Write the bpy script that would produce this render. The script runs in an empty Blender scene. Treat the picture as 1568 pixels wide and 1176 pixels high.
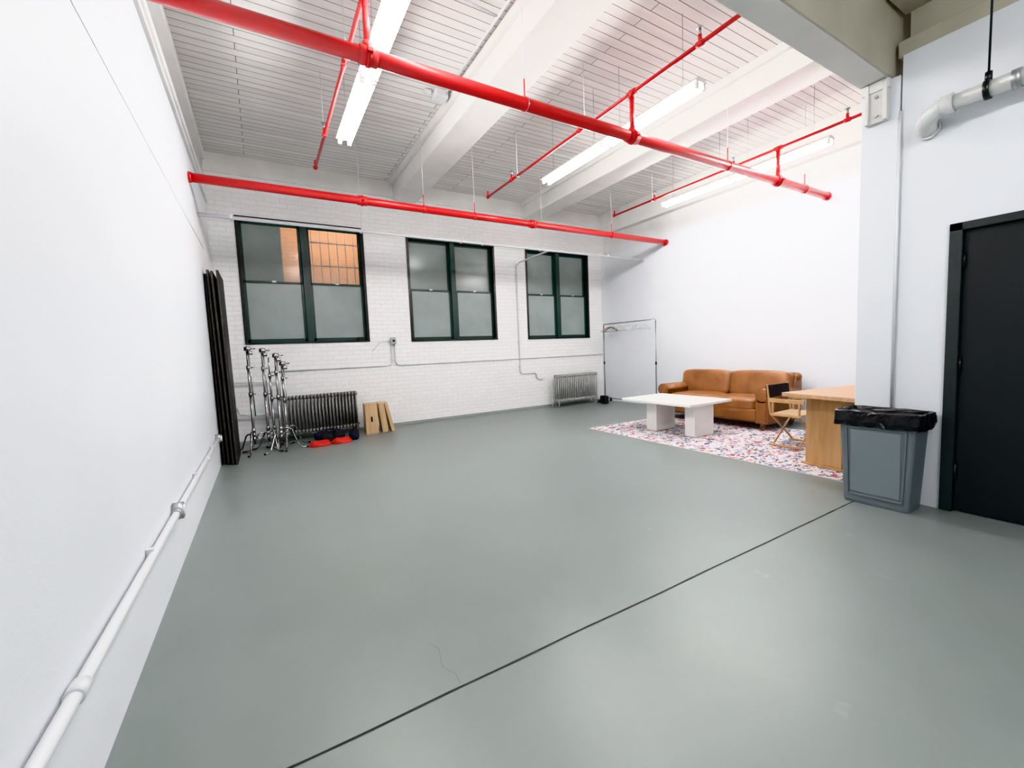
import bpy, bmesh, math, random
from mathutils import Vector, Matrix, noise
random.seed(7)
scene=bpy.context.scene
try:
    scene.view_settings.view_transform='Khronos PBR Neutral'
    scene.view_settings.look='None'
    scene.view_settings.exposure=0.0
except Exception as e: print(e)

# ---------------- materials ----------------
MATS={}
def mat(name,col,rough=.5,metal=0,emit=0,var=0.0,vscale=3.0,bump=0.0,bscale=30.0,coat=0.0,emcol=None):
    if name in MATS: return MATS[name]
    m=bpy.data.materials.new(name);m.use_nodes=True;nt=m.node_tree;b=nt.nodes["Principled BSDF"]
    b.inputs["Base Color"].default_value=(*col,1);b.inputs["Roughness"].default_value=rough
    b.inputs["Metallic"].default_value=metal;b.inputs["Coat Weight"].default_value=coat
    if emit: 
        b.inputs["Emission Color"].default_value=(*(emcol or col),1);b.inputs["Emission Strength"].default_value=emit
    tc=nt.nodes.new("ShaderNodeTexCoord")
    if var:
        n=nt.nodes.new("ShaderNodeTexNoise");n.inputs["Scale"].default_value=vscale;n.inputs["Detail"].default_value=5
        r=nt.nodes.new("ShaderNodeMapRange");r.inputs[1].default_value=.3;r.inputs[2].default_value=.7
        r.inputs[3].default_value=1-var;r.inputs[4].default_value=1+var
        mx=nt.nodes.new("ShaderNodeVectorMath");mx.operation='SCALE';mx.inputs[0].default_value=col
        nt.links.new(tc.outputs["Object"],n.inputs["Vector"]);nt.links.new(n.outputs["Fac"],r.inputs[0])
        nt.links.new(r.outputs[0],mx.inputs["Scale"]);nt.links.new(mx.outputs[0],b.inputs["Base Color"])
    if bump:
        n=nt.nodes.new("ShaderNodeTexNoise");n.inputs["Scale"].default_value=bscale;n.inputs["Detail"].default_value=4
        bp=nt.nodes.new("ShaderNodeBump");bp.inputs["Strength"].default_value=bump;bp.inputs["Distance"].default_value=.01
        nt.links.new(tc.outputs["Object"],n.inputs["Vector"]);nt.links.new(n.outputs["Fac"],bp.inputs["Height"]);nt.links.new(bp.outputs[0],b.inputs["Normal"])
    MATS[name]=m;return m

def mat_floor():
    m=bpy.data.materials.new("painted_concrete");m.use_nodes=True;nt=m.node_tree;b=nt.nodes["Principled BSDF"]
    tc=nt.nodes.new("ShaderNodeTexCoord")
    n=nt.nodes.new("ShaderNodeTexNoise");n.inputs["Scale"].default_value=.9;n.inputs["Detail"].default_value=8;n.inputs["Roughness"].default_value=.6
    cr=nt.nodes.new("ShaderNodeValToRGB");cr.color_ramp.elements[0].position=.3;cr.color_ramp.elements[1].position=.72
    cr.color_ramp.elements[0].color=(.185,.212,.203,1);cr.color_ramp.elements[1].color=(.220,.250,.240,1)
    n2=nt.nodes.new("ShaderNodeTexNoise");n2.inputs["Scale"].default_value=5;n2.inputs["Detail"].default_value=3
    cr2=nt.nodes.new("ShaderNodeValToRGB");cr2.color_ramp.elements[0].position=.71;cr2.color_ramp.elements[1].position=.76
    cr2.color_ramp.elements[0].color=(0,0,0,1);cr2.color_ramp.elements[1].color=(.35,.35,.35,1)
    mx=nt.nodes.new("ShaderNodeMix");mx.data_type='RGBA';mx.inputs[7].default_value=(.30,.32,.31,1)
    rr=nt.nodes.new("ShaderNodeMapRange");rr.inputs[1].default_value=.3;rr.inputs[2].default_value=.7;rr.inputs[3].default_value=.33;rr.inputs[4].default_value=.40
    n3=nt.nodes.new("ShaderNodeTexNoise");n3.inputs["Scale"].default_value=2.5;n3.inputs["Detail"].default_value=2
    bp=nt.nodes.new("ShaderNodeBump");bp.inputs["Strength"].default_value=.08;bp.inputs["Distance"].default_value=.02
    L=nt.links.new
    for q in (n,n2,n3): L(tc.outputs["Object"],q.inputs["Vector"])
    L(n.outputs["Fac"],cr.inputs[0]);L(n2.outputs["Fac"],cr2.inputs[0]);L(cr.outputs[0],mx.inputs[6]);L(cr2.outputs[0],mx.inputs[0]);L(mx.outputs[2],b.inputs["Base Color"])
    L(n.outputs["Fac"],rr.inputs[0]);L(rr.outputs[0],b.inputs["Roughness"])
    L(n3.outputs["Fac"],bp.inputs["Height"]);L(bp.outputs[0],b.inputs["Normal"])
    return m
def mat_planks():
    m=bpy.data.materials.new("painted_ceiling_planks");m.use_nodes=True;nt=m.node_tree;b=nt.nodes["Principled BSDF"];L=nt.links.new
    tc=nt.nodes.new("ShaderNodeTexCoord")
    br=nt.nodes.new("ShaderNodeTexBrick");br.offset=.37;br.inputs["Scale"].default_value=1
    br.inputs["Brick Width"].default_value=3.4;br.inputs["Row Height"].default_value=.105;br.inputs["Mortar Size"].default_value=.0038
    br.inputs["Mortar Smooth"].default_value=.3
    br.inputs["Color1"].default_value=(.90,.885,.865,1);br.inputs["Color2"].default_value=(.80,.78,.76,1);br.inputs["Mortar"].default_value=(.15,.11,.09,1)
    n=nt.nodes.new("ShaderNodeTexNoise");n.inputs["Scale"].default_value=2.2;n.inputs["Detail"].default_value=7
    mp=nt.nodes.new("ShaderNodeMapping");mp.inputs["Scale"].default_value=(.5,5,1)
    r=nt.nodes.new("ShaderNodeMapRange");r.inputs[1].default_value=.3;r.inputs[2].default_value=.7;r.inputs[3].default_value=.88;r.inputs[4].default_value=1.06
    mu=nt.nodes.new("ShaderNodeVectorMath");mu.operation='SCALE'
    bp=nt.nodes.new("ShaderNodeBump");bp.inputs["Strength"].default_value=.7;bp.inputs["Distance"].default_value=.012;bp.invert=True
    L(tc.outputs["Object"],br.inputs["Vector"]);L(tc.outputs["Object"],mp.inputs[0]);L(mp.outputs[0],n.inputs["Vector"]);L(n.outputs["Fac"],r.inputs[0])
    L(br.outputs["Color"],mu.inputs[0]);L(r.outputs[0],mu.inputs["Scale"]);L(mu.outputs[0],b.inputs["Base Color"])
    L(br.outputs["Fac"],bp.inputs["Height"]);L(bp.outputs[0],b.inputs["Normal"]);b.inputs["Roughness"].default_value=.5
    return m
def mat_brick(name,c1,c2,mo,strength=.6,rough=.45,swap=True):
    m=bpy.data.materials.new(name);m.use_nodes=True;nt=m.node_tree;b=nt.nodes["Principled BSDF"];L=nt.links.new
    tc=nt.nodes.new("ShaderNodeTexCoord");sp=nt.nodes.new("ShaderNodeSeparateXYZ");cb=nt.nodes.new("ShaderNodeCombineXYZ")
    L(tc.outputs["Object"],sp.inputs[0]);L(sp.outputs[0],cb.inputs[0]);L(sp.outputs[2],cb.inputs[1])
    br=nt.nodes.new("ShaderNodeTexBrick");br.inputs["Scale"].default_value=1
    br.inputs["Brick Width"].default_value=.215;br.inputs["Row Height"].default_value=.075;br.inputs["Mortar Size"].default_value=.006;br.inputs["Mortar Smooth"].default_value=.5
    br.inputs["Color1"].default_value=(*c1,1);br.inputs["Color2"].default_value=(*c2,1);br.inputs["Mortar"].default_value=(*mo,1)
    L(cb.outputs[0],br.inputs["Vector"]);L(br.outputs["Color"],b.inputs["Base Color"])
    n=nt.nodes.new("ShaderNodeTexNoise");n.inputs["Scale"].default_value=25;n.inputs["Detail"].default_value=4;L(tc.outputs["Object"],n.inputs["Vector"])
    ma=nt.nodes.new("ShaderNodeMath");ma.operation='MULTIPLY_ADD';ma.inputs[1].default_value=-1.0
    L(br.outputs["Fac"],ma.inputs[0]);L(n.outputs["Fac"],ma.inputs[2])
    bp=nt.nodes.new("ShaderNodeBump");bp.inputs["Strength"].default_value=strength;bp.inputs["Distance"].default_value=.008
    L(ma.outputs[0],bp.inputs["Height"]);L(bp.outputs[0],b.inputs["Normal"]);b.inputs["Roughness"].default_value=rough
    return m
def mat_rug():
    m=bpy.data.materials.new("rug_pattern");m.use_nodes=True;nt=m.node_tree;b=nt.nodes["Principled BSDF"];L=nt.links.new
    tc=nt.nodes.new("ShaderNodeTexCoord")
    base=None;prev=None
    cols=[((.50,.30,.29),8,.60,(2,9,0)),((.26,.36,.46),9,.60,(1,3,7)),((.48,.09,.11),11,.60,(0,0,0)),((.07,.11,.22),11,.605,(5,2,0)),((.05,.05,.06),13,.61,(8,4,3)),((.55,.42,.16),12,.66,(4,14,3))]
    col=nt.nodes.new("ShaderNodeRGB");col.outputs[0].default_value=(.70,.67,.69,1);prev=col.outputs[0]
    for c,s,th,off in cols:
        mp=nt.nodes.new("ShaderNodeMapping");mp.inputs["Location"].default_value=off;mp.inputs["Scale"].default_value=(1,1.3,1);L(tc.outputs["Object"],mp.inputs[0])
        n=nt.nodes.new("ShaderNodeTexNoise");n.inputs["Scale"].default_value=s;n.inputs["Detail"].default_value=2.5;n.inputs["Distortion"].default_value=1.2;L(mp.outputs[0],n.inputs["Vector"])
        g=nt.nodes.new("ShaderNodeMath");g.operation='GREATER_THAN';g.inputs[1].default_value=th;L(n.outputs["Fac"],g.inputs[0])
        mx=nt.nodes.new("ShaderNodeMix");mx.data_type='RGBA';mx.inputs[7].default_value=(*c,1);L(g.outputs[0],mx.inputs[0]);L(prev,mx.inputs[6]);prev=mx.outputs[2]
    L(prev,b.inputs["Base Color"]);b.inputs["Roughness"].default_value=.95
    return m
def mat_wood(name,c1,c2,scale=(1,12,12),rough=.45):
    m=bpy.data.materials.new(name);m.use_nodes=True;nt=m.node_tree;b=nt.nodes["Principled BSDF"];L=nt.links.new
    tc=nt.nodes.new("ShaderNodeTexCoord");mp=nt.nodes.new("ShaderNodeMapping");mp.inputs["Scale"].default_value=scale
    n=nt.nodes.new("ShaderNodeTexNoise");n.inputs["Scale"].default_value=1.6;n.inputs["Detail"].default_value=6;n.inputs["Distortion"].default_value=.6
    cr=nt.nodes.new("ShaderNodeValToRGB");cr.color_ramp.elements[0].position=.35;cr.color_ramp.elements[1].position=.65
    cr.color_ramp.elements[0].color=(*c1,1);cr.color_ramp.elements[1].color=(*c2,1)
    L(tc.outputs["Object"],mp.inputs[0]);L(mp.outputs[0],n.inputs["Vector"]);L(n.outputs["Fac"],cr.inputs[0]);L(cr.outputs[0],b.inputs["Base Color"])
    b.inputs["Roughness"].default_value=rough;return m
def mat_glass(name,tcol,alpha,rough=.1):
    m=bpy.data.materials.new(name);m.use_nodes=True;nt=m.node_tree;L=nt.links.new
    out=nt.nodes["Material Output"];b=nt.nodes["Principled BSDF"];b.inputs["Base Color"].default_value=(*tcol,1);b.inputs["Roughness"].default_value=rough
    tr=nt.nodes.new("ShaderNodeBsdfTransparent");mx=nt.nodes.new("ShaderNodeMixShader");mx.inputs[0].default_value=alpha
    L(tr.outputs[0],mx.inputs[1]);L(b.outputs[0],mx.inputs[2]);L(mx.outputs[0],out.inputs["Surface"]);return m

WHITE=mat("white_drywall_paint",(.76,.785,.825),.45,var=.02,vscale=1.5,bump=.08,bscale=60)
WHITE2=mat("white_gloss_trim_paint",(.80,.80,.80),.4,bump=.15,bscale=14,var=.05)
BEIGE=mat("beige_beam_paint",(.50,.475,.39),.5,var=.08,vscale=3,bump=.2,bscale=8)
BEAM=mat("white_beam_paint",(.76,.755,.73),.5,var=.06,vscale=2.5,bump=.25,bscale=9)
BRICK=mat_brick("white_painted_brick",(.88,.88,.88),(.85,.85,.85),(.80,.80,.80))
FLOOR=mat_floor();PLANK=mat_planks()
RED=mat("red_pipe_paint",(.54,.008,.010),.35,coat=.3)
DGREEN=mat("dark_green_window_paint",(.010,.035,.028),.35)
BLACKP=mat("black_window_casing_paint",(.008,.010,.010),.35)
FROST=mat("frosted_glass",(.29,.335,.325),.22,var=.08,vscale=2.5)
FROSTD=mat("frosted_glass_upper",(.23,.27,.26),.2,var=.08,vscale=2.5)
CLEARG=mat_glass("clear_window_glass",(.30,.35,.335),.5,.15)
CHROME=mat("chrome_steel",(.45,.45,.46),.25,1)
STEEL=mat("grey_galvanised_steel",(.42,.43,.44),.4,.8)
RADM=mat("silver_radiator_paint",(.22,.22,.215),.45,.25)
RADL=mat("light_radiator_paint",(.38,.38,.37),.45,.1)
COND=mat("white_conduit_paint",(.72,.73,.75),.35)
BLACK=mat("black_foamcore",(.010,.010,.011),.55)
BLACKE=mat("board_edge_grey_brown",(.06,.055,.045),.7)
BLACKF=mat("black_nylon_fabric",(.012,.012,.015),.8,bump=.5,bscale=40)
NAVY=mat("navy_sandbag_fabric",(.008,.010,.020),.8,bump=.5,bscale=40)
REDC=mat("red_cable_rubber",(.60,.03,.02),.45)
LEATH=mat("tan_leather",(.26,.108,.040),.38,var=.3,vscale=4,bump=.25,bscale=25,coat=.15)
DWOOD=mat("dark_wood_feet",(.12,.045,.02),.4)
OAK=mat_wood("oak_wood",(.52,.31,.17),(.60,.38,.23),(1.5,14,14))
OAKV=mat_wood("oak_wood_vertical",(.44,.24,.10),(.55,.33,.16),(9,9,1))
PLY=mat_wood("birch_plywood",(.50,.33,.18),(.60,.42,.25),(10,10,1))
CHAIRW=mat_wood("chair_beech_wood",(.48,.28,.12),(.57,.35,.18),(8,8,8))
TABW=mat("white_laminate",(.82,.81,.78),.4,var=.03,vscale=4)
BING=mat("grey_bin_plastic",(.15,.175,.19),.45)
BINP=mat("grey_bin_panel_plastic",(.19,.225,.25),.5)
BAG=mat("black_bin_bag",(.006,.006,.007),.25,bump=.8,bscale=18)
DOORM=mat("black_door_paint",(.008,.010,.011),.42)
FRAMEM=mat("dark_door_frame_paint",(.02,.025,.025),.35)
TUBE=mat("fluorescent_tube_glow",(1,1,1),.5,emit=130,emcol=(1.0,.985,.97))
FIX=mat("white_fixture_enamel",(.85,.85,.85),.4)
PLAST=mat("clear_hanger_plastic",(.55,.57,.57),.2)
RUGM=mat_rug();RUGE=mat("rug_edge_binding",(.5,.46,.47),.95)
CRACK=mat("black_joint_sealant",(.01,.012,.012),.7)
HAIR=mat("hairline_crack_dust",(.13,.15,.14),.7)
EXTB=mat_brick("exterior_orange_brick",(.68,.40,.24),(.58,.32,.18),(.75,.6,.45))
EXTG=mat("exterior_grey_render",(.20,.22,.21),.8,var=.2)
PVC=mat("grey_white_pvc",(.70,.71,.70),.3)

# ---------------- builder ----------------
class B:
    def __init__(s,name): s.name=name;s.bm=bmesh.new();s.mats=[]
    def mi(s,m):
        if m not in s.mats: s.mats.append(m)
        return s.mats.index(m)
    def _merge(s,t,m,M=None,smooth=False):
        k=s.mi(m)
        if M is not None: bmesh.ops.transform(t,matrix=M,verts=t.verts)
        for f in t.faces: f.material_index=k;f.smooth=smooth
        me=bpy.data.meshes.new("tmp");t.to_mesh(me);t.free();s.bm.from_mesh(me);bpy.data.meshes.remove(me)
    def box(s,lo,hi,m,bev=0,rot=None,seg=2):
        c=[(a+b)/2 for a,b in zip(lo,hi)];d=[abs(b-a) for a,b in zip(lo,hi)]
        s.boxc(c,d,m,bev,rot,seg)
    def boxc(s,c,d,m,bev=0,rot=None,seg=2):
        t=bmesh.new();bmesh.ops.create_cube(t,size=1);bmesh.ops.scale(t,vec=d,verts=t.verts)
        if bev: bmesh.ops.bevel(t,geom=t.edges[:]+t.verts[:],offset=bev,segments=seg,profile=.5,affect='EDGES')
        M=Matrix.Translation(c)
        if rot is not None: M=M@rot
        s._merge(t,m,M)
    def cyl(s,p1,p2,r,m,seg=16,r2=None,caps=True):
        p1=Vector(p1);p2=Vector(p2);d=p2-p1;t=bmesh.new()
        bmesh.ops.create_cone(t,cap_ends=caps,segments=seg,radius1=r,radius2=r if r2 is None else r2,depth=d.length)
        q=d.to_track_quat('Z','Y').to_matrix().to_4x4()
        k=s.mi(m);bmesh.ops.transform(t,matrix=Matrix.Translation((p1+p2)/2)@q,verts=t.verts)
        for f in t.faces: f.material_index=k;f.smooth=len(f.verts)==4
        me=bpy.data.meshes.new("tmp");t.to_mesh(me);t.free();s.bm.from_mesh(me);bpy.data.meshes.remove(me)
    def sph(s,c,r,m,sc=(1,1,1)):
        t=bmesh.new();bmesh.ops.create_uvsphere(t,u_segments=16,v_segments=10,radius=r)
        s._merge(t,m,Matrix.Translation(c)@Matrix.Diagonal((*sc,1)),True)
    def path(s,pts,r,m,seg=10,closed=False):
        pts=[Vector(p) for p in pts];n=len(pts);t=bmesh.new();rings=[]
        up=Vector((0,0,1))
        for i,p in enumerate(pts):
            if closed: d=pts[(i+1)%n]-pts[i-1]
            else: d=pts[min(i+1,n-1)]-pts[max(i-1,0)]
            d.normalize()
            a=up.cross(d)
            if a.length<.05: a=Vector((1,0,0)).cross(d)
            a.normalize();b=d.cross(a)
            rings.append([t.verts.new(p+r*(math.cos(2*math.pi*k/seg)*a+math.sin(2*math.pi*k/seg)*b)) for k in range(seg)])
        for i in range(n if closed else n-1):
            A=rings[i];Bq=rings[(i+1)%n]
            best=min(range(seg),key=lambda o:(A[0].co-Bq[o].co).length)
            for k in range(seg):
                t.faces.new((A[k],A[(k+1)%seg],Bq[(k+1+best)%seg],Bq[(k+best)%seg]))
        if not closed: t.faces.new(rings[0]);t.faces.new(rings[-1])
        bmesh.ops.recalc_face_normals(t,faces=t.faces)
        s._merge(t,m,None,True)
    def cush(s,c,d,m,n=5,cuts=9,rot=None,puff=0,wr=0):
        t=bmesh.new();bmesh.ops.create_cube(t,size=2);bmesh.ops.subdivide_edges(t,edges=t.edges[:],cuts=cuts,use_grid_fill=True)
        for v in t.verts:
            x,y,z=v.co;k=(abs(x)**n+abs(y)**n+abs(z)**n)**(1/n);x/=k;y/=k;z/=k
            z*=1+puff*(1-x*x)*(1-y*y)
            w=1+wr*noise.noise(Vector((x*3,y*3,z*3+c[0]*5+c[1]*3)))
            v.co=(x*d[0]/2*w,y*d[1]/2*w,z*d[2]/2*w)
        M=Matrix.Translation(c)
        if rot is not None: M=M@rot
        s._merge(t,m,M,True)
    def prof(s,pts,axis,a,b,m,smooth=False):
        t=bmesh.new()
        def mk(p,w):
            return {0:(w,p[0],p[1]),1:(p[0],w,p[1]),2:(p[0],p[1],w)}[axis]
        A=[t.verts.new(mk(p,a)) for p in pts];Bq=[t.verts.new(mk(p,b)) for p in pts];n=len(pts)
        t.faces.new(A);t.faces.new(Bq[::-1])
        for i in range(n): t.faces.new((A[i],Bq[i],Bq[(i+1)%n],A[(i+1)%n]))
        bmesh.ops.recalc_face_normals(t,faces=t.faces)
        k=s.mi(m)
        for f in t.faces: f.material_index=k;f.smooth=smooth and len(f.verts)==4
        me=bpy.data.meshes.new("tmp");t.to_mesh(me);t.free();s.bm.from_mesh(me);bpy.data.meshes.remove(me)
    def done(s,loc=(0,0,0),rz=0):
        me=bpy.data.meshes.new(s.name);s.bm.to_mesh(me);s.bm.free()
        for m in s.mats: me.materials.append(m)
        o=bpy.data.objects.new(s.name,me);o.location=loc;o.rotation_euler=(0,0,rz);scene.collection.objects.link(o);return o
def RX(a): return Matrix.Rotation(a,4,'X')
def RY(a): return Matrix.Rotation(a,4,'Y')
def RZ(a): return Matrix.Rotation(a,4,'Z')

XL,YW,XR,XD,H,YB=-.55,7.9,7.25,4.31,4.45,-4.5
# ---------------- shell ----------------
b=B("floor");b.box((XL-.3,YB-.2,-.15),(XR+.4,YW+.35,0),FLOOR);b.done()
b=B("ceiling");b.box((XL-.3,YB-.2,H),(XR+.4,YW+.35,H+.15),PLANK);b.done()
b=B("wall_left")
b.box((XL-.2,YB,0),(XL,YW,3.71),WHITE);b.box((XL-.2,YB,3.71),(XL-.06,YW,H),WHITE2)
b.done()
b=B("trim_left_wall_top")
b.box((XL-.06,YB,3.70),(XL+.03,YW,3.745),WHITE2,.004);b.box((XL-.06,YB,3.98),(XL-.0,YW,4.06),WHITE2,.004);b.box((XL-.06,YB,4.32),(XL+.04,YW,4.45),WHITE2,.004)
b.done()
b=B("wall_window_side")
W=[(-.21,1.70,1.575,3.565),(2.46,4.32,1.555,3.51),(5.08,6.85,1.54,3.51)]
T=.3
b.box((XL-.2,YW,0),(XR+.3,YW+T,1.54),BRICK)
xs=[XL-.2]+[v for w in W for v in w[:2]]+[XR+.3]
for i in range(0,len(xs),2): b.box((xs[i],YW,1.54),(xs[i+1],YW+T,H),BRICK)
for w in W:
    b.box((w[0],YW,w[3]),(w[1],YW+T,H),BRICK)
    if w[2]>1.541: b.box((w[0],YW,1.54),(w[1],YW+T,w[2]),BRICK)
b.done()
b=B("wall_right")
b.box((XR,1.0,0),(XR+.2,YW,3.53),WHITE);b.box((XR+.12,1.0,3.53),(XR+.3,YW,H),WHITE2)
b.done()
b=B("trim_right_wall_beam");b.box((XR-.03,1.62,3.97),(XR+.12,YW,H),BEAM,.01);b.done()
b=B("wall_door_side");b.box((XD,YB,0),(XD+.16,.08,3.40),WHITE);b.done()
b=B("wall_door_side_header");b.box((XD,.08,2.087),(XD+.16,1.07,3.40),WHITE);b.done()
b=B("wall_door_side_jamb");b.box((XD,1.07,0),(XD+.16,1.36,3.40),WHITE);b.done()
b=B("wall_door_side_upper");b.box((XD+.12,YB,3.40),(XD+.2,1.36,H),BEIGE);b.done()
b=B("wall_corner_column")
b.box((XD-.008,1.37,0),(XD+.2,1.61,3.27),WHITE,.006)
b.done()
b=B("wall_alcove_side");b.box((XD+.16,.85,0),(XR+.2,1.0,H),WHITE);b.done()
b=B("wall_back");b.box((XL-.2,YB-.15,0),(XD+.2,YB,H),WHITE);b.done()

b=B("trim_girder")
b.box((XL,1.42,3.28),(XR,1.60,H),BEIGE,.008)
b.box((XL,1.435,3.275),(XR,1.605,3.285),BEAM);b.box((XL,1.595,3.28),(XR,1.612,H),BEAM)
b.done()
b=B("trim_soffit_above_door");b.box((XD+.02,YB,3.40),(XD+.14,1.40,3.52),BEIGE,.01);b.box((XD-.18,1.22,3.75),(XD+.14,1.40,H),BEIGE,.01);b.done()
b=B("ceiling_beam")
b.box((2.26,1.612,4.12),(2.70,YW-.03,H),BEAM,.012);b.box((2.20,1.612,4.36),(2.26,YW-.03,H),BEAM,.005);b.box((2.70,1.612,4.36),(2.76,YW-.03,H),BEAM,.005);b.done()
b=B("ceiling_beam")
b.box((5.05,1.612,4.12),(5.49,YW-.03,H),BEAM,.012);b.box((4.99,1.612,4.36),(5.05,YW-.03,H),BEAM,.005);b.box((5.49,1.612,4.36),(5.55,YW-.03,H),BEAM,.005);b.done()
b=B("ceiling_beam")
b.box((2.26,YB,4.12),(2.70,1.42,H),BEAM,.012);b.done()
b=B("column_bracket")
x=XD-.008
b.box((x-.035,1.43,2.97),(x,1.57,3.265),BEAM,.006);b.box((x-.06,1.43,2.97),(x-.03,1.455,3.265),BEAM,.004);b.box((x-.06,1.545,2.97),(x-.03,1.57,3.265),BEAM,.004)
b.box((x-.05,1.42,3.20),(x,1.60,3.27),BEAM,.004)
for z in (3.02,3.16): b.cyl((x-.055,1.5,z),(x-.03,1.5,z),.012,STEEL,8)
b.done()
b=B("trim_window_wall_ledge");b.box((XL,YW-.03,4.16),(XR,YW,4.45),BEAM,.006);b.done()
b=B("baseboard_window_side");b.box((XL,YW-.012,0),(XR,YW,.05),mat("grey_floor_paint_skirt",(.30,.33,.32),.5));b.done()
def strip(name,p,q,w0,wob,m):
    b=B(name);t=bmesh.new();pv=None;N=120;p=Vector(p);q=Vector(q);d=(q-p).normalized();nn=Vector((-d.y,d.x,0))
    for i in range(N+1):
        s=i/N;c=p.lerp(q,s);L=(q-p).length*s
        c=c+nn*wob*noise.noise(Vector((L*(2 if wob<.01 else 9),0,0)));w=w0*(1+.35*noise.noise(Vector((L*9,3,0))))
        a=t.verts.new(c-nn*w);e=t.verts.new(c+nn*w)
        if pv: t.faces.new((pv[0],a,e,pv[1]))
        pv=(a,e)
    b._merge(t,m);b.done()
strip("floor_expansion_joint",(XL,1.487,.0015),(4.12,1.487,.0015),.005,.006,CRACK)
strip("floor_hairline_crack",(.56,1.80,.001),(.59,1.50,.001),.0009,.03,HAIR)

# ---------------- windows ----------------
for wi,(x0,x1,z0,z1) in enumerate(W):
    b=B("window_%d"%(wi+1));y=YW
    c=.045
    b.box((x0,y-.012,z0),(x0+c,y+.2,z1),BLACKP,.003);b.box((x1-c,y-.012,z0),(x1,y+.2,z1),BLACKP,.003)
    b.box((x0,y-.012,z1-c),(x1,y+.2,z1),BLACKP,.003);b.box((x0-.0,y-.02,z0),(x1,y+.2,z0+.03),BLACKP,.003)
    xm=(x0+x1)/2;zm=(z0+z1)/2
    b.box((xm-.05,y+.02,z0+.03),(xm+.05,y+.2,z1-c),DGREEN,.004)
    for (a,e,side) in ((x0+c,xm-.05,0),(xm+.05,x1-c,1)):
        for (p,q,dy,up) in ((z0+.03,zm+.02,.06,0),(zm-.02,z1-c,.11,1)):
            fr=.04
            yy=y+dy
            b.box((a,yy,p),(a+fr,yy+.04,q),DGREEN,.003);b.box((e-fr,yy,p),(e,yy+.04,q),DGREEN,.003)
            b.box((a,yy,p),(e,yy+.04,p+(.035 if up else .055)),DGREEN,.003);b.box((a,yy,q-.035),(e,yy+.04,q),DGREEN,.003)
            g=FROST if not up else FROSTD
            if wi==0 and up: g=CLEARG
            b.box((a+fr-.005,yy+.017,p+.03),(e-fr+.005,yy+.023,q-.03),g)
        b.box(((a+e)/2-.03,y+.05,zm+.0),((a+e)/2+.03,y+.075,zm+.03),STEEL,.003)
    if wi==0: b.box((1.50,y-.02,z0+.03),(1.62,y+.05,z0+.085),BLACKP,.01)
    b.done()
b=B("exterior_window_grille")
for i in range(8):
    xx=.90+i*.14
    b.cyl((xx,YW+.42,1.3),(xx,YW+.42,4.0),.009,COND,6)
for z in (1.5,2.2,2.95,3.35,3.8): b.box((.8,YW+.41,z-.012),(2.0,YW+.425,z+.012),COND)
b.done()
b=B("exterior_brick_building");b.box((.50,9.6,-.15),(4.6,9.9,6.5),EXTB);b.done()
b=B("exterior_rear_building");b.box((-5,11.5,-.15),(10,11.8,7),EXTG);b.done()
b=B("exterior_ground");b.box((-5,8.26,-.3),(10,12,-.15),EXTG);b.done()
def light(name,kind,loc,energy,col,size=None):
    l=bpy.data.lights.new(name,kind);l.energy=energy;l.color=col
    if kind=='POINT': l.shadow_soft_size=size or .1
    o=bpy.data.objects.new(name,l);o.location=loc;scene.collection.objects.link(o);return o
light("exterior_street_lamp",'POINT',(1.6,8.75,4.4),300,(1,.66,.38),.1)
light("exterior_backdrop_fill",'POINT',(-2.5,10.2,4.5),420,(.85,.95,1),.2)  # added fill light, no actual lamp there; brightens the grey exterior backdrop

# ---------------- pipes ----------------
def main_pipe(b,y,z,coups,hang):
    b.cyl((XL+.002,y,z),(XR-.002,y,z),.05,RED,24)
    b.cyl((XR-.05,y,z),(XR-.002,y,z),.058,RED,24);b.cyl((XL+.002,y,z),(XL+.03,y,z),.058,RED,24)
    for c in coups:
        b.cyl((c-.06,y,z),(c+.06,y,z),.060,RED,24);b.cyl((c-.012,y,z),(c+.012,y,z),.068,RED,24)
        b.boxc((c,y-.068,z),(.04,.04,.03),RED,.005)
    for c in hang:
        top=H-.002 if not(2.2<c<2.76 or 4.99<c<5.55) else 4.12
        b.cyl((c,y,z+.04),(c,y,z+.20),.006,RED,8);b.cyl((c,y,z+.18),(c,y,top),.004,COND,6);b.cyl((c-.014,y,z),(c+.014,y,z),.055,RED,24)
def branch(b,x,y0,y1,heads):
    z=3.77
    b.cyl((x,y0,z),(x,y1,z),.017,RED,12)
    for y in heads:
        b.cyl((x,y-.03,z),(x,y+.03,z),.025,RED,12);b.cyl((x,y,z),(x,y,z+.07),.016,RED,10)
        b.cyl((x,y,z+.07),(x,y,z+.12),.012,STEEL,8);b.cyl((x,y,z+.12),(x,y,z+.125),.028,STEEL,12)
    b.cyl((x,y1-.02,z),(x,y1+.02,z),.027,RED,12);b.cyl((x,y1,z),(x,y1,z+.09),.014,RED,8)
    for y in (y0+1.9,y1-.9):
        b.cyl((x,y,z),(x,y,H-.002),.004,COND,6);b.boxc((x,y,z),(.045,.02,.045),STEEL,.004)
b=B("red_sprinkler_pipework")
main_pipe(b,3.1,3.36,(.78,3.3,5.93),(2.05,4.85,6.6))
for x in (.78,3.3,5.93):
    b.cyl((x,3.1,3.38),(x,3.1,3.77),.022,RED,12);b.cyl((x,3.1,3.40),(x,3.1,3.45),.034,RED,12)
    b.cyl((x,3.1,3.72),(x,3.1,3.79),.03,RED,12);b.cyl((x,3.05,3.77),(x,3.15,3.77),.028,RED,12)
main_pipe(b,5.95,3.37,(1.3,4.0),(2.15,2.95,5.75))
branch(b,.78,1.9,6.12,(2.6,3.9,5.2));branch(b,3.3,1.9,6.15,(2.35,3.9,5.4));branch(b,5.93,1.9,6.05,(2.35,3.7,5.1))
b.done()
b=B("white_conduit_pipework")
y,z=6.55,3.14
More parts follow.
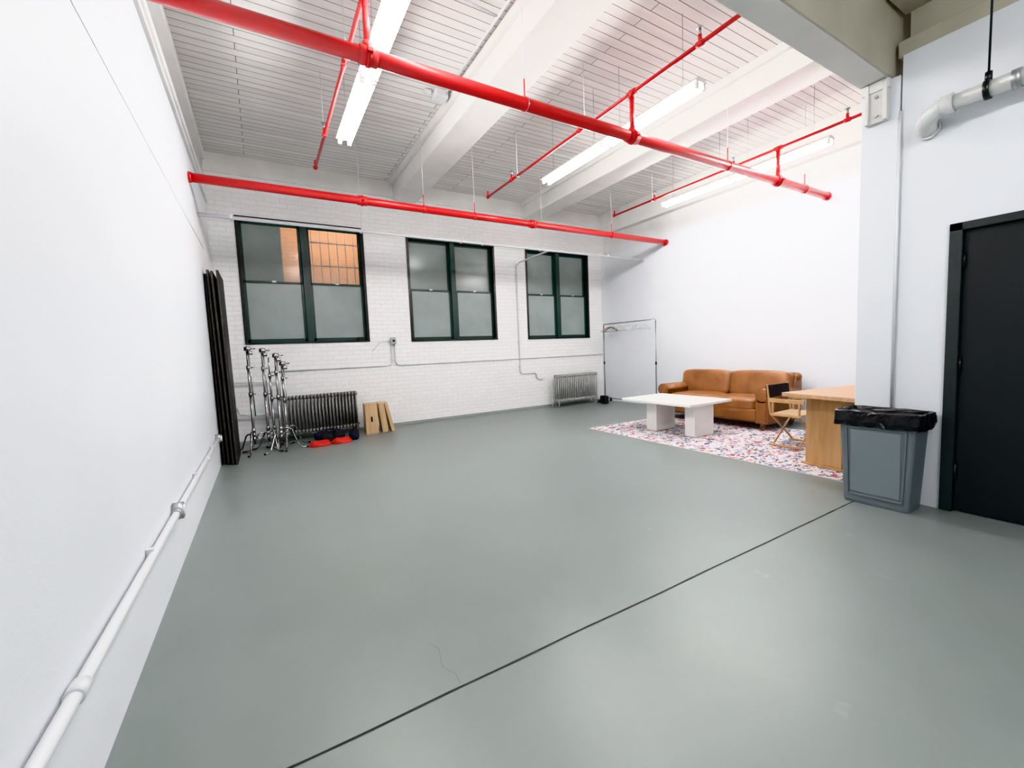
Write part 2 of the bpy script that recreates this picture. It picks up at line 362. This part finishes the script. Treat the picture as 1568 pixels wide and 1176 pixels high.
b.cyl((XL+.002,y,z),(XR-.002,y,z),.021,COND,14);b.cyl((XL+.002,y+.07,z+.035),(XR-.5,y+.07,z+.035),.012,COND,10)
for x in (-.2,1.4,3.0,3.4,4.6,6.2): b.boxc((x,y+.03,z+.012),(.035,.12,.05),COND,.005)
for x in (1.4,4.6): b.cyl((x,y,z),(x,y,H-.002),.004,COND,6)
b.cyl((XR-.03,y,z),(XR-.002,y,z),.04,COND,14)
y=YW-.022
b.path([(4.84,6.6,3.17),(4.84,7.2,3.17),(4.84,7.75,3.16),(4.84,y-.01,3.12),(4.84,y,3.04),(4.84,y,2.2),(4.84,y,.86),(4.85,y,.82),(4.89,y,.80),(5.2,y,.80),(5.24,y,.79),(5.26,y,.74),(5.26,y,.70),(5.30,y,.66),(5.42,y,.64)],.017,COND)
for z in (2.9,2.2,1.5,.95): b.boxc((4.84,y+.005,z),(.06,.03,.02),COND,.003)
b.path([(.1,y,1.13),(1.0,y,1.13),(1.98,y,1.13),(2.04,y,1.15),(2.08,y,1.2),(2.08,y,1.52)],.011,COND)
b.path([(2.13,y,1.52),(2.13,y,1.2),(2.16,y,1.15),(2.22,y,1.13),(4.8,y,1.13),(XR-.03,y,1.13)],.011,COND)
b.path([(2.04,y,1.58),(1.86,y,1.55),(1.80,y,1.48),(1.72,y,1.40)],.006,COND)
b.boxc((2.105,y-.02,1.58),(.10,.07,.12),STEEL,.01);b.cyl((2.105,y-.07,1.58),(2.105,y-.04,1.58),.022,BLACKF,12)
b.done()
b=B("left_side_conduit");x=XL+.028;z=.405
b.cyl((x,-2.5,z),(x,6.08,z),.020,COND,14)
for y in (1.62,4.9): b.cyl((x,y-.03,z),(x,y+.03,z),.026,COND,14)
for y in (2.6,4.2,5.5): b.boxc((x-.012,y,z),(.03,.02,.07),COND,.003)
for y in (3.3,6.13):
    b.cyl((XL+.001,y,.405),(XL+.055,y,.405),.052,STEEL,20)
    b.cyl((XL+.05,y,.405),(XL+.065,y,.405),.035,COND,20);b.cyl((x,y-.08,z),(x,y-.045,z),.027,STEEL,14);b.cyl((x,y+.045,z),(x,y+.08,z),.027,STEEL,14)
b.done()
b=B("left_side_cable");b.cyl((XL+.002,-2,2.76),(XL+.002,6.9,2.80),.0022,mat("grey_cable",(.6,.62,.64),.5),8);b.done()
b=B("ceiling_junction_box_conduit")
b.cyl((2.12,1.62,4.40),(2.12,4.9,4.40),.014,COND,10);b.boxc((2.08,4.98,4.40),(.16,.14,.09),COND,.01);b.boxc((1.93,5.0,4.41),(.09,.06,.05),COND,.01)
b.cyl((2.12,3.6,4.40),(1.6,3.6,4.43),.01,COND,8)
b.done()
b=B("column_conduit");b.cyl((XD-.012,1.362,.70),(XD-.012,1.362,3.0),.009,COND,10);b.done()
b=B("white_drain_pipe");X=XD-.14;dz=.05
pts=[(XD-.003,1.20,2.74),(XD-.05,1.20,2.745),(XD-.10,1.19,2.76),(XD-.135,1.16,2.79),(X,1.11,2.815),(X,1.05,2.82)]
b.path([(p[0],p[1],p[2]+dz) for p in pts],.056,PVC,20)
b.cyl((X,1.06,2.82+dz),(X,-1.5,2.86+dz),.05,PVC,24)
b.cyl((X,1.10,2.82+dz),(X,1.04,2.82+dz),.064,PVC,24);b.cyl((X,.78,2.823+dz),(X,.74,2.823+dz),.058,STEEL,24)
b.cyl((XD-.03,1.20,2.742+dz),(XD-.003,1.20,2.742+dz),.068,PVC,24)
b.cyl((X,.90,2.822+dz),(X,.872,2.822+dz),.06,BLACKP,24);b.cyl((X,.885,2.87+dz),(X,.885,2.93+dz),.018,BLACKP,10);b.cyl((X,.885,2.9+dz),(X,.885,H-.002),.006,BLACKP,8)
b.done()

# ---------------- lights ----------------
def fixture(x,y0,n=2,z=3.69):
    b=B("fluorescent_light_fixture")
    for i in range(n):
        a=y0+i*1.27;e=a+1.24
        b.prof([(x-.045,z+.075),(x+.045,z+.075),(x+.085,z+.032),(x-.085,z+.032)],1,a,e,FIX)
        for s in (-1,1):
            b.cyl((x+s*.05,a+.03,z),(x+s*.05,e-.03,z),.019,TUBE,12)
            for q in (a+.015,e-.015): b.boxc((x+s*.05,q,z+.005),(.035,.025,.065),FIX,.004)
        for q in (a+.2,e-.2):
            b.path([(x-.03,q,z+.075),(x,q,z+.2),(x+.03,q,z+.075)],.0025,STEEL,6)
            b.cyl((x,q,z+.2),(x,q,H-.002),.003,STEEL,6)
    b.done()
fixture(.97,2.62);fixture(3.70,2.62);fixture(6.17,2.60)
fixture(1.9,-2.9,2)

# ---------------- door ----------------
b=B("door_1")
b.box((XD-.02,1.00,0),(XD+.1,1.068,2.085),FRAMEM,.004);b.box((XD-.02,.082,2.03),(XD+.1,1.068,2.085),FRAMEM,.004);b.box((XD-.02,.082,0),(XD+.1,.14,2.085),FRAMEM,.004)
b.box((XD+.02,.14,.01),(XD+.065,1.0,2.03),DOORM,.003)
for z in (.3,1.08,1.82): b.cyl((XD+.005,.995,z-.055),(XD+.005,.995,z+.055),.011,BLACKP,10)
b.cyl((XD+.02,.22,1.0),(XD-.04,.22,1.0),.02,STEEL,12);b.sph((XD-.055,.22,1.0),.03,STEEL)
b.done()

# ---------------- bin ----------------
b=B("trash_bin")
cx,cy=4.115,1.355
def rect(z,wx,wy,bv=.03):
    hx,hy=wx/2,wy/2;o=[]
    for sx,sy,a0 in ((1,1,0),(-1,1,90),(-1,-1,180),(1,-1,270)):
        for k in range(5):
            a=math.radians(a0+k*22.5);o.append((cx+sx*(hx-bv)+bv*math.cos(a),cy+sy*(hy-bv)+bv*math.sin(a),z))
    return o
def loft(b,rings,m,cap=True,sm=True):
    t=bmesh.new();R=[[t.verts.new(p) for p in r] for r in rings];n=len(R[0])
    for i in range(len(R)-1):
        for k in range(n): t.faces.new((R[i][k],R[i][(k+1)%n],R[i+1][(k+1)%n],R[i+1][k]))
    if cap: t.faces.new(R[0][::-1]);t.faces.new(R[-1])
    bmesh.ops.recalc_face_normals(t,faces=t.faces);b._merge(t,m,None,False)
loft(b,[rect(0.0,.24,.40),rect(.02,.25,.41),rect(.66,.28,.47),rect(.66,.31,.50),rect(.70,.31,.50)],BING)
tz=math.atan2(.015,.64)
b.boxc((cx-.134,cy,.34),(.008,.31,.50),BINP,.004,RY(-tz))
for s in (-1,1): b.boxc((cx-.136,cy+s*.175,.34),(.014,.014,.54),BING,.004,RY(-tz)@RX(-s*.03))
b.boxc((cx-.143,cy,.61),(.014,.37,.016),BING,.004);b.boxc((cx-.128,cy,.07),(.014,.34,.016),BING,.004)
def wavy(z,wx,wy,amp,ph):
    r=rect(z,wx,wy);o=[];m=len(r);
    pts=[]
    for i in range(m):
        p=Vector(r[i]);q=Vector(r[(i+1)%m]);L=(q-p).length;ns=max(1,int(L/.02))
        for k in range(ns if i%5==4 else 1): pts.append(p.lerp(q,k/(ns if i%5==4 else 1)))
    for i,p in enumerate(pts):
        d=Vector((p.x-cx,p.y-cy,0)).normalized();nz=noise.noise(Vector((p.x*18,p.y*18,ph)))
        o.append((p.x+d.x*amp*nz,p.y+d.y*amp*nz,p.z+amp*1.2*noise.noise(Vector((p.x*14,p.y*14,ph+5)))))
    return o
R=[wavy(.62,.335,.525,.02,0)]
n=len(R[0])
for z,a,c,am in ((.66,.345,.535,.015),(.705,.34,.53,.012),(.735,.335,.525,.01),(.74,.31,.50,.008),(.715,.28,.47,.008),(.703,.05,.2,.003)):
    r=wavy(z,a,c,am,z*9)
    while len(r)>n: r.pop()
    while len(r)<n: r.append(r[-1])
    R.append(r)
loft(b,R,BAG,False);b.done()

# ---------------- rug ----------------
b=B("patterned_rug");b.box((4.48,1.66,0.0),(6.60,5.22,.008),RUGM)
b.box((4.465,1.66,0),(4.48,5.22,.008),RUGE);b.box((4.465,5.22,0),(6.6,5.232,.008),RUGE);b.done()

# ---------------- coffee table ----------------
b=B("coffee_table");z0=.009
b.box((4.86,3.63,.455),(5.78,4.88,.492),TABW,.004)
b.box((5.07,4.38,z0),(5.49,4.57,.455),TABW,.004);b.box((5.07,3.72,z0),(5.49,3.88,.455),TABW,.004)
b.done()

# ---------------- sofa ----------------
b=B("leather_sofa")
Lh=.99
b.box((-Lh+.08,-.40,.10),(Lh-.08,.42,.27),LEATH,.03,seg=3)
b.box((-Lh+.2,-.455,.13),(Lh-.2,-.38,.30),LEATH,.025,seg=3)
for s in (-1,1): b.cush((s*.385,-.13,.36),(.77,.66,.19),LEATH,n=6,puff=.18,wr=.01)
b.prof([(.20,.10),(.44,.10),(.47,.60),(.46,.72),(.40,.785),(.33,.76),(.27,.62)],0,-Lh+.03,Lh-.03,LEATH)
for s in (-1,1): b.cush((s*.465,.26,.60),(.94,.28,.43),LEATH,n=7,rot=RX(-.16),puff=.06,wr=.01)
b.cyl((-Lh+.05,.37,.735),(Lh-.05,.37,.735),.064,LEATH,20)
for s in (-1,1): b.sph((s*(Lh-.05),.37,.735),.064,LEATH)
def armprof(s):
    cxa=s*(Lh-.13)
    pts=[(cxa-s*.085,.10),(cxa-s*.085,.50)]
    for k in range(13):
        a=math.radians(180-k*18-0) ; pts.append((cxa+s*(.015+.115*math.cos(a)),.50+.105*math.sin(a)))
    pts+= [(cxa+s*.085,.43),(cxa+s*.085,.10)]
    return pts
for s in (-1,1):
    b.prof(armprof(s),1,-.44,.40,LEATH,True)
    cxa=s*(Lh-.13)
    b.cyl((cxa+s*.015,-.455,.50),(cxa+s*.015,-.43,.50),.098,LEATH,24)
    b.cyl((cxa+s*.015,-.465,.50),(cxa+s*.015,-.45,.50),.075,LEATH,24)
    b.box((cxa-.07,-.455,.12),(cxa+.07,-.435,.46),LEATH,.008)
    for y in (-.40,.38):
        b.cyl((s*(Lh-.13),y,.0),(s*(Lh-.13),y,.04),.022,DWOOD,14,r2=.035);b.cyl((s*(Lh-.13),y,.04),(s*(Lh-.13),y,.11),.035,DWOOD,14,r2=.042)
b.done((6.58,4.27,.009),-math.pi/2)

# ---------------- work table ----------------
b=B("wooden_table")
b.box((0,-.75,.715),(1.35,0,.755),OAK,.004)
b.box((.20,-.47,.02),(.25,-.12,.715),OAKV,.003)
b.box((.25,-.32,.02),(.95,-.27,.715),OAKV,.003)
b.box((.95,-.47,.02),(1.0,-.12,.715),OAKV,.003)
b.box((.18,-.50,.0),(.27,-.09,.02),OAKV,.003);b.box((.93,-.50,.0),(1.02,-.09,.02),OAKV,.003)
b.done((4.66,2.38,.009),math.radians(-10))

# ---------------- director chair ----------------
b=B("director_chair")
w,d=.27,.20
def bar(p,q,sz=(.022,.03),m=CHAIRW):
    p=Vector(p);q=Vector(q);dd=q-p;M=Matrix.Translation((p+q)/2)@dd.to_track_quat('Z','Y').to_matrix().to_4x4()
    t=bmesh.new();bmesh.ops.create_cube(t,size=1);bmesh.ops.scale(t,vec=(sz[0],sz[1],dd.length),verts=t.verts)
    bmesh.ops.bevel(t,geom=t.edges[:],offset=.003,segments=1,affect='EDGES');b._merge(t,m,M)
for s in (-1,1):
    bar((s*w,-d-.02,.015),(s*w,d+.02,.015),(.03,.025))
    bar((s*w,-d,.44),(s*w,d,.44),(.03,.03))
    for y in (-d+.03,d-.03): bar((s*w,y,.44),(s*w,y,.63),(.028,.022))
    bar((s*w,-d-.03,.64),(s*w,d+.03,.64),(.022,.055))
    bar((s*w,d-.0,.44),(s*w,d+.05,.86),(.028,.022))
for y in (-d+.03,d-.03):
    bar((-w,y-.012,.03),(w,y-.012,.43),(.016,.028));bar((w,y+.012,.03),(-w,y+.012,.43),(.016,.028))
b.box((-w-.005,-d+.01,.452),(w+.005,d-.01,.460),mat("natural_canvas",(.50,.36,.22),.9),.002)
t=Matrix.Rotation(-.1,4,'X')
b.boxc((0,d+.052,.76),(2*w+.035,.012,.17),BLACKF,.004,t);b.boxc((0,d+.025,.76),(2*w-.01,.006,.17),BLACKF,.002,t)
o=b.done((5.62,2.70,.0095),math.radians(0));o.scale=(.88,.88,.88)

# ---------------- radiators ----------------
def radiator(x0,x1,m,y=7.66,extra=False):
    b=B("cast_iron_radiator");n=int(round((x1-x0)/.052));z0,z1=.11,.73
    for i in range(n):
        x=x0+(i+.5)*(x1-x0)/n
        for yy in (y-.065,y,y+.065):
            b.cyl((x,yy,z0+.04),(x,yy,z1-.04),.015,m,8)
        b.cush((x,y,z1-.035),(.046,.19,.07),m,n=4,cuts=3);b.cush((x,y,z0+.035),(.046,.19,.07),m,n=4,cuts=3)
        if i in (0,n-1):
            for yy in (y-.065,y+.065): b.cyl((x,yy,0),(x,yy,z0+.05),.016,m,8,r2=.022)
    b.cyl((x0-.02,y,z0+.05),(x1+.02,y,z0+.05),.018,m,10);b.cyl((x0-.01,y,z1-.05),(x1+.01,y,z1-.05),.018,m,10)
    b.cyl((x0-.02,y,z0+.05),(x0-.10,y,z0+.05),.016,m,10);b.cyl((x0-.10,y,0),(x0-.10,y,z0+.12),.018,m,10)
    b.sph((x0-.10,y,z0+.14),.028,m)
    if extra:
        b.path([(-.53,7.8,.62),(-.42,7.8,.62),(-.38,7.8,.58),(-.36,7.8,.50),(-.2,7.8,.46),(.0,7.8,.46),(.2,7.8,.46)],.022,COND);b.cyl((-.53,7.83,.98),(.3,7.83,.98),.014,COND)
    b.done()
radiator(.20,1.36,RADM,extra=True);radiator(5.62,6.78,RADL)

# ---------------- v-flats ----------------
b=B("black_v_flat_boards")
for i,(x0b,x0t,ya,yb,hh) in enumerate([(-.515,-.53,6.52,7.25,2.42),(-.465,-.500,6.46,7.22,2.46),(-.415,-.455,6.42,7.2,2.44),(-.375,-.395,6.40,7.16,2.45)]):
    an=math.atan2(x0t-x0b,hh)
    b.boxc(((x0b+x0t)/2,(ya+yb)/2,hh/2+.001),(.026,yb-ya,hh),BLACK,.002,RY(an))
    b.boxc(((x0b+x0t)/2-.0,ya-.002,hh/2+.001),(.012,.006,hh-.01),BLACKE,0,RY(an))
b.done()

# ---------------- c-stands ----------------
def cstand(x,y,h,ang,arm=True,ah=.25):
    b=B("c_stand")
    for k in range(3):
        a=ang+k*2.094;zb=.17+.06*k
        dx,dy=math.cos(a),math.sin(a)
        b.path([(dx*.02,dy*.02,zb+.03),(dx*.10,dy*.10,zb+.03),(dx*.14,dy*.14,zb),(dx*.22,dy*.22,.05),(dx*.27,dy*.27,.013),(dx*.34,dy*.34,.013)],.012,CHROME,10)
        b.cyl((0,0,zb),(0,0,zb+.055),.025,CHROME,14)
        b.cyl((dx*.33,dy*.33,.013),(dx*.345,dy*.345,.013),.014,BLACKF,10)
    b.cyl((0,0,.12),(0,0,h*.55),.0175,CHROME,14);b.cyl((0,0,h*.5),(0,0,h*.8),.0145,CHROME,14);b.cyl((0,0,h*.78),(0,0,h),.011,CHROME,12)
    for z in (h*.55,h*.8):
        b.cyl((0,0,z-.03),(0,0,z+.03),.024,CHROME,14);b.cyl((0,0,z),(.05,.0,z),.008,BLACKF,8);b.boxc((.06,0,z),(.012,.04,.014),BLACKF,.003)
    if arm:
        b.cyl((-.03,-.02,h-.04),(.05,-.02,h-.04),.032,CHROME,16);b.cyl((.05,-.02,h-.04),(.09,-.02,h-.04),.012,CHROME,10)
        b.boxc((.10,-.02,h-.04),(.014,.05,.016),BLACKF,.003)
        b.cyl((.02,-.05,h-.04),(.04,-.05,h-1.0),.008,CHROME,10);b.cyl((.0,-.05,h-.10),(.07,-.05,h-.10),.028,CHROME,14)
    b.done((x,y,0))
cstand(-.18,7.10,1.53,.3);cstand(.00,7.16,1.50,1.0);cstand(.16,7.02,1.42,1.9,True);cstand(.08,7.22,1.36,.7,False);cstand(.24,7.14,1.30,2.5,True)

# ---------------- sand bags, cables, apple boxes ----------------
def sandbag(x,y,rz,m,sc=1):
    b=B("sandbag")
    for s in (-1,1): b.cush((s*.13*sc,0,.065),(.26*sc,.20*sc,.13),m,n=3,puff=.15,wr=.08,rot=RY(s*.1))
    b.path([(-.08,0,.10),(-.05,0,.15),(0,0,.17),(.05,0,.15),(.08,0,.10)],.012,m);b.done((x,y,.0),rz)
sandbag(.86,7.42,.1,NAVY,.9);sandbag(1.20,7.20,1.4,NAVY,.75);sandbag(.88,7.20,.2,BLACKF,.7)
def coil(x,y,r):
    b=B("red_cable_coil")
    for k in range(5):
        rr=r*(1-.05*k)+random.uniform(-.006,.006);z=.012+.012*k
        b.path([(rr*1.25*math.cos(a*math.pi/14)+.01*math.sin(k*2),rr*.8*math.sin(a*math.pi/14),z+.005*math.sin(a+k)) for a in range(28)],.0095,REDC,8,True)
    b.done((x,y,.0))
coil(.66,6.93,.12);coil(.97,6.95,.115)
def plybox(name,x,y,sx,sy,h,lean,rz):
    b=B(name)
    b.boxc((0,0,h/2),(sx,sy,h),PLY,.003)
    if sx>.12:
        b.boxc((0,-sy/2-.0005,h*.5),(.03,.003,.09),BLACKP,.0)
        b.boxc((0,-sy/2,h-.012),(sx,.002,.002),BLACKE);b.boxc((0,-sy/2,.012),(sx,.002,.002),BLACKE)
    o=b.done((x,y,.0005),rz);o.rotation_euler=(0,lean,rz);return o
plybox("apple_box",1.53,7.46,.20,.30,.51,0,-.08)
o=plybox("apple_box",1.75,7.47,.095,.30,.51,-.10,-.08);o.location.z=.005
o=plybox("apple_box",1.885,7.48,.055,.30,.51,-.20,-.08);o.location.z=.006
# ---------------- clothing rack ----------------
b=B("clothing_rack");x=6.98;ya,yb,zt=6.02,7.55,1.83
b.path([(x,ya,.08),(x,ya,1.0),(x,ya,zt-.02),(x,ya+.02,zt),(x,(ya+yb)/2,zt),(x,yb-.02,zt),(x,yb,zt-.02),(x,yb,1.0),(x,yb,.08)],.013,CHROME)
b.cyl((x,ya,.10),(x,yb,.10),.011,CHROME,10)
for y in (ya,yb):
    b.cyl((x-.22,y,.085),(x+.2,y,.085),.014,CHROME,10)
    for s in (-.2,.18):
        b.cyl((x+s,y-.012,.033),(x+s,y+.012,.033),.032,BLACKF,16);b.cyl((x+s,y,.05),(x+s,y,.085),.008,STEEL,8)
    b.cyl((x,y,.9),(x,y,.96),.018,BLACKF,12)
for i in range(9):
    y=7.42-i*.045-(0 if i<5 else .18*(i-4));a=.25*math.sin(i*3.1);ca,sa=math.cos(a),math.sin(a)
    P=lambda u,z:(x+u*ca,y+u*sa,z)
    hk=[P(.018*math.cos(q),zt+.0+.022*math.sin(q)+.005) for q in [math.pi*.98,2.4,1.57,.8,0,-.7]]+[P(0,zt-.04),P(0,zt-.07)]
    b.path(hk,.002,STEEL,6)
    b.path([P(0,zt-.07),P(.08,zt-.10),P(.20,zt-.16),P(.21,zt-.175),P(.19,zt-.18),P(0,zt-.18),P(-.19,zt-.18),P(-.21,zt-.175),P(-.20,zt-.16),P(-.08,zt-.10),P(0,zt-.07)],.006 ,PLAST if i>3 else CHAIRW if i<2 else BLACKF,6)
b.done()
b=B("black_equipment_case");b.boxc((6.72,7.30,.10),(.12,.18,.18),BLACKF,.02);b.done()

# ---------------- world / camera ----------------
w=bpy.data.worlds.new("World");scene.world=w;w.use_nodes=True
w.node_tree.nodes["Background"].inputs[0].default_value=(.5,.6,.8,1);w.node_tree.nodes["Background"].inputs[1].default_value=.15
cam=bpy.data.cameras.new("camera");cam.sensor_width=36;cam.lens=36*648.6/1568;cam.clip_start=.02
co=bpy.data.objects.new("camera",cam);scene.collection.objects.link(co);scene.camera=co
r=Vector((.8607,-.5075,-.0407));u=Vector((.0755,.0481,.996));f=Vector((.5036,.8603,-.0797))
f.normalize();r=(r-f*r.dot(f)).normalized();u=r.cross(f)
M=Matrix(((r.x,u.x,-f.x,0),(r.y,u.y,-f.y,0),(r.z,u.z,-f.z,1.32),(0,0,0,1)));co.matrix_world=M
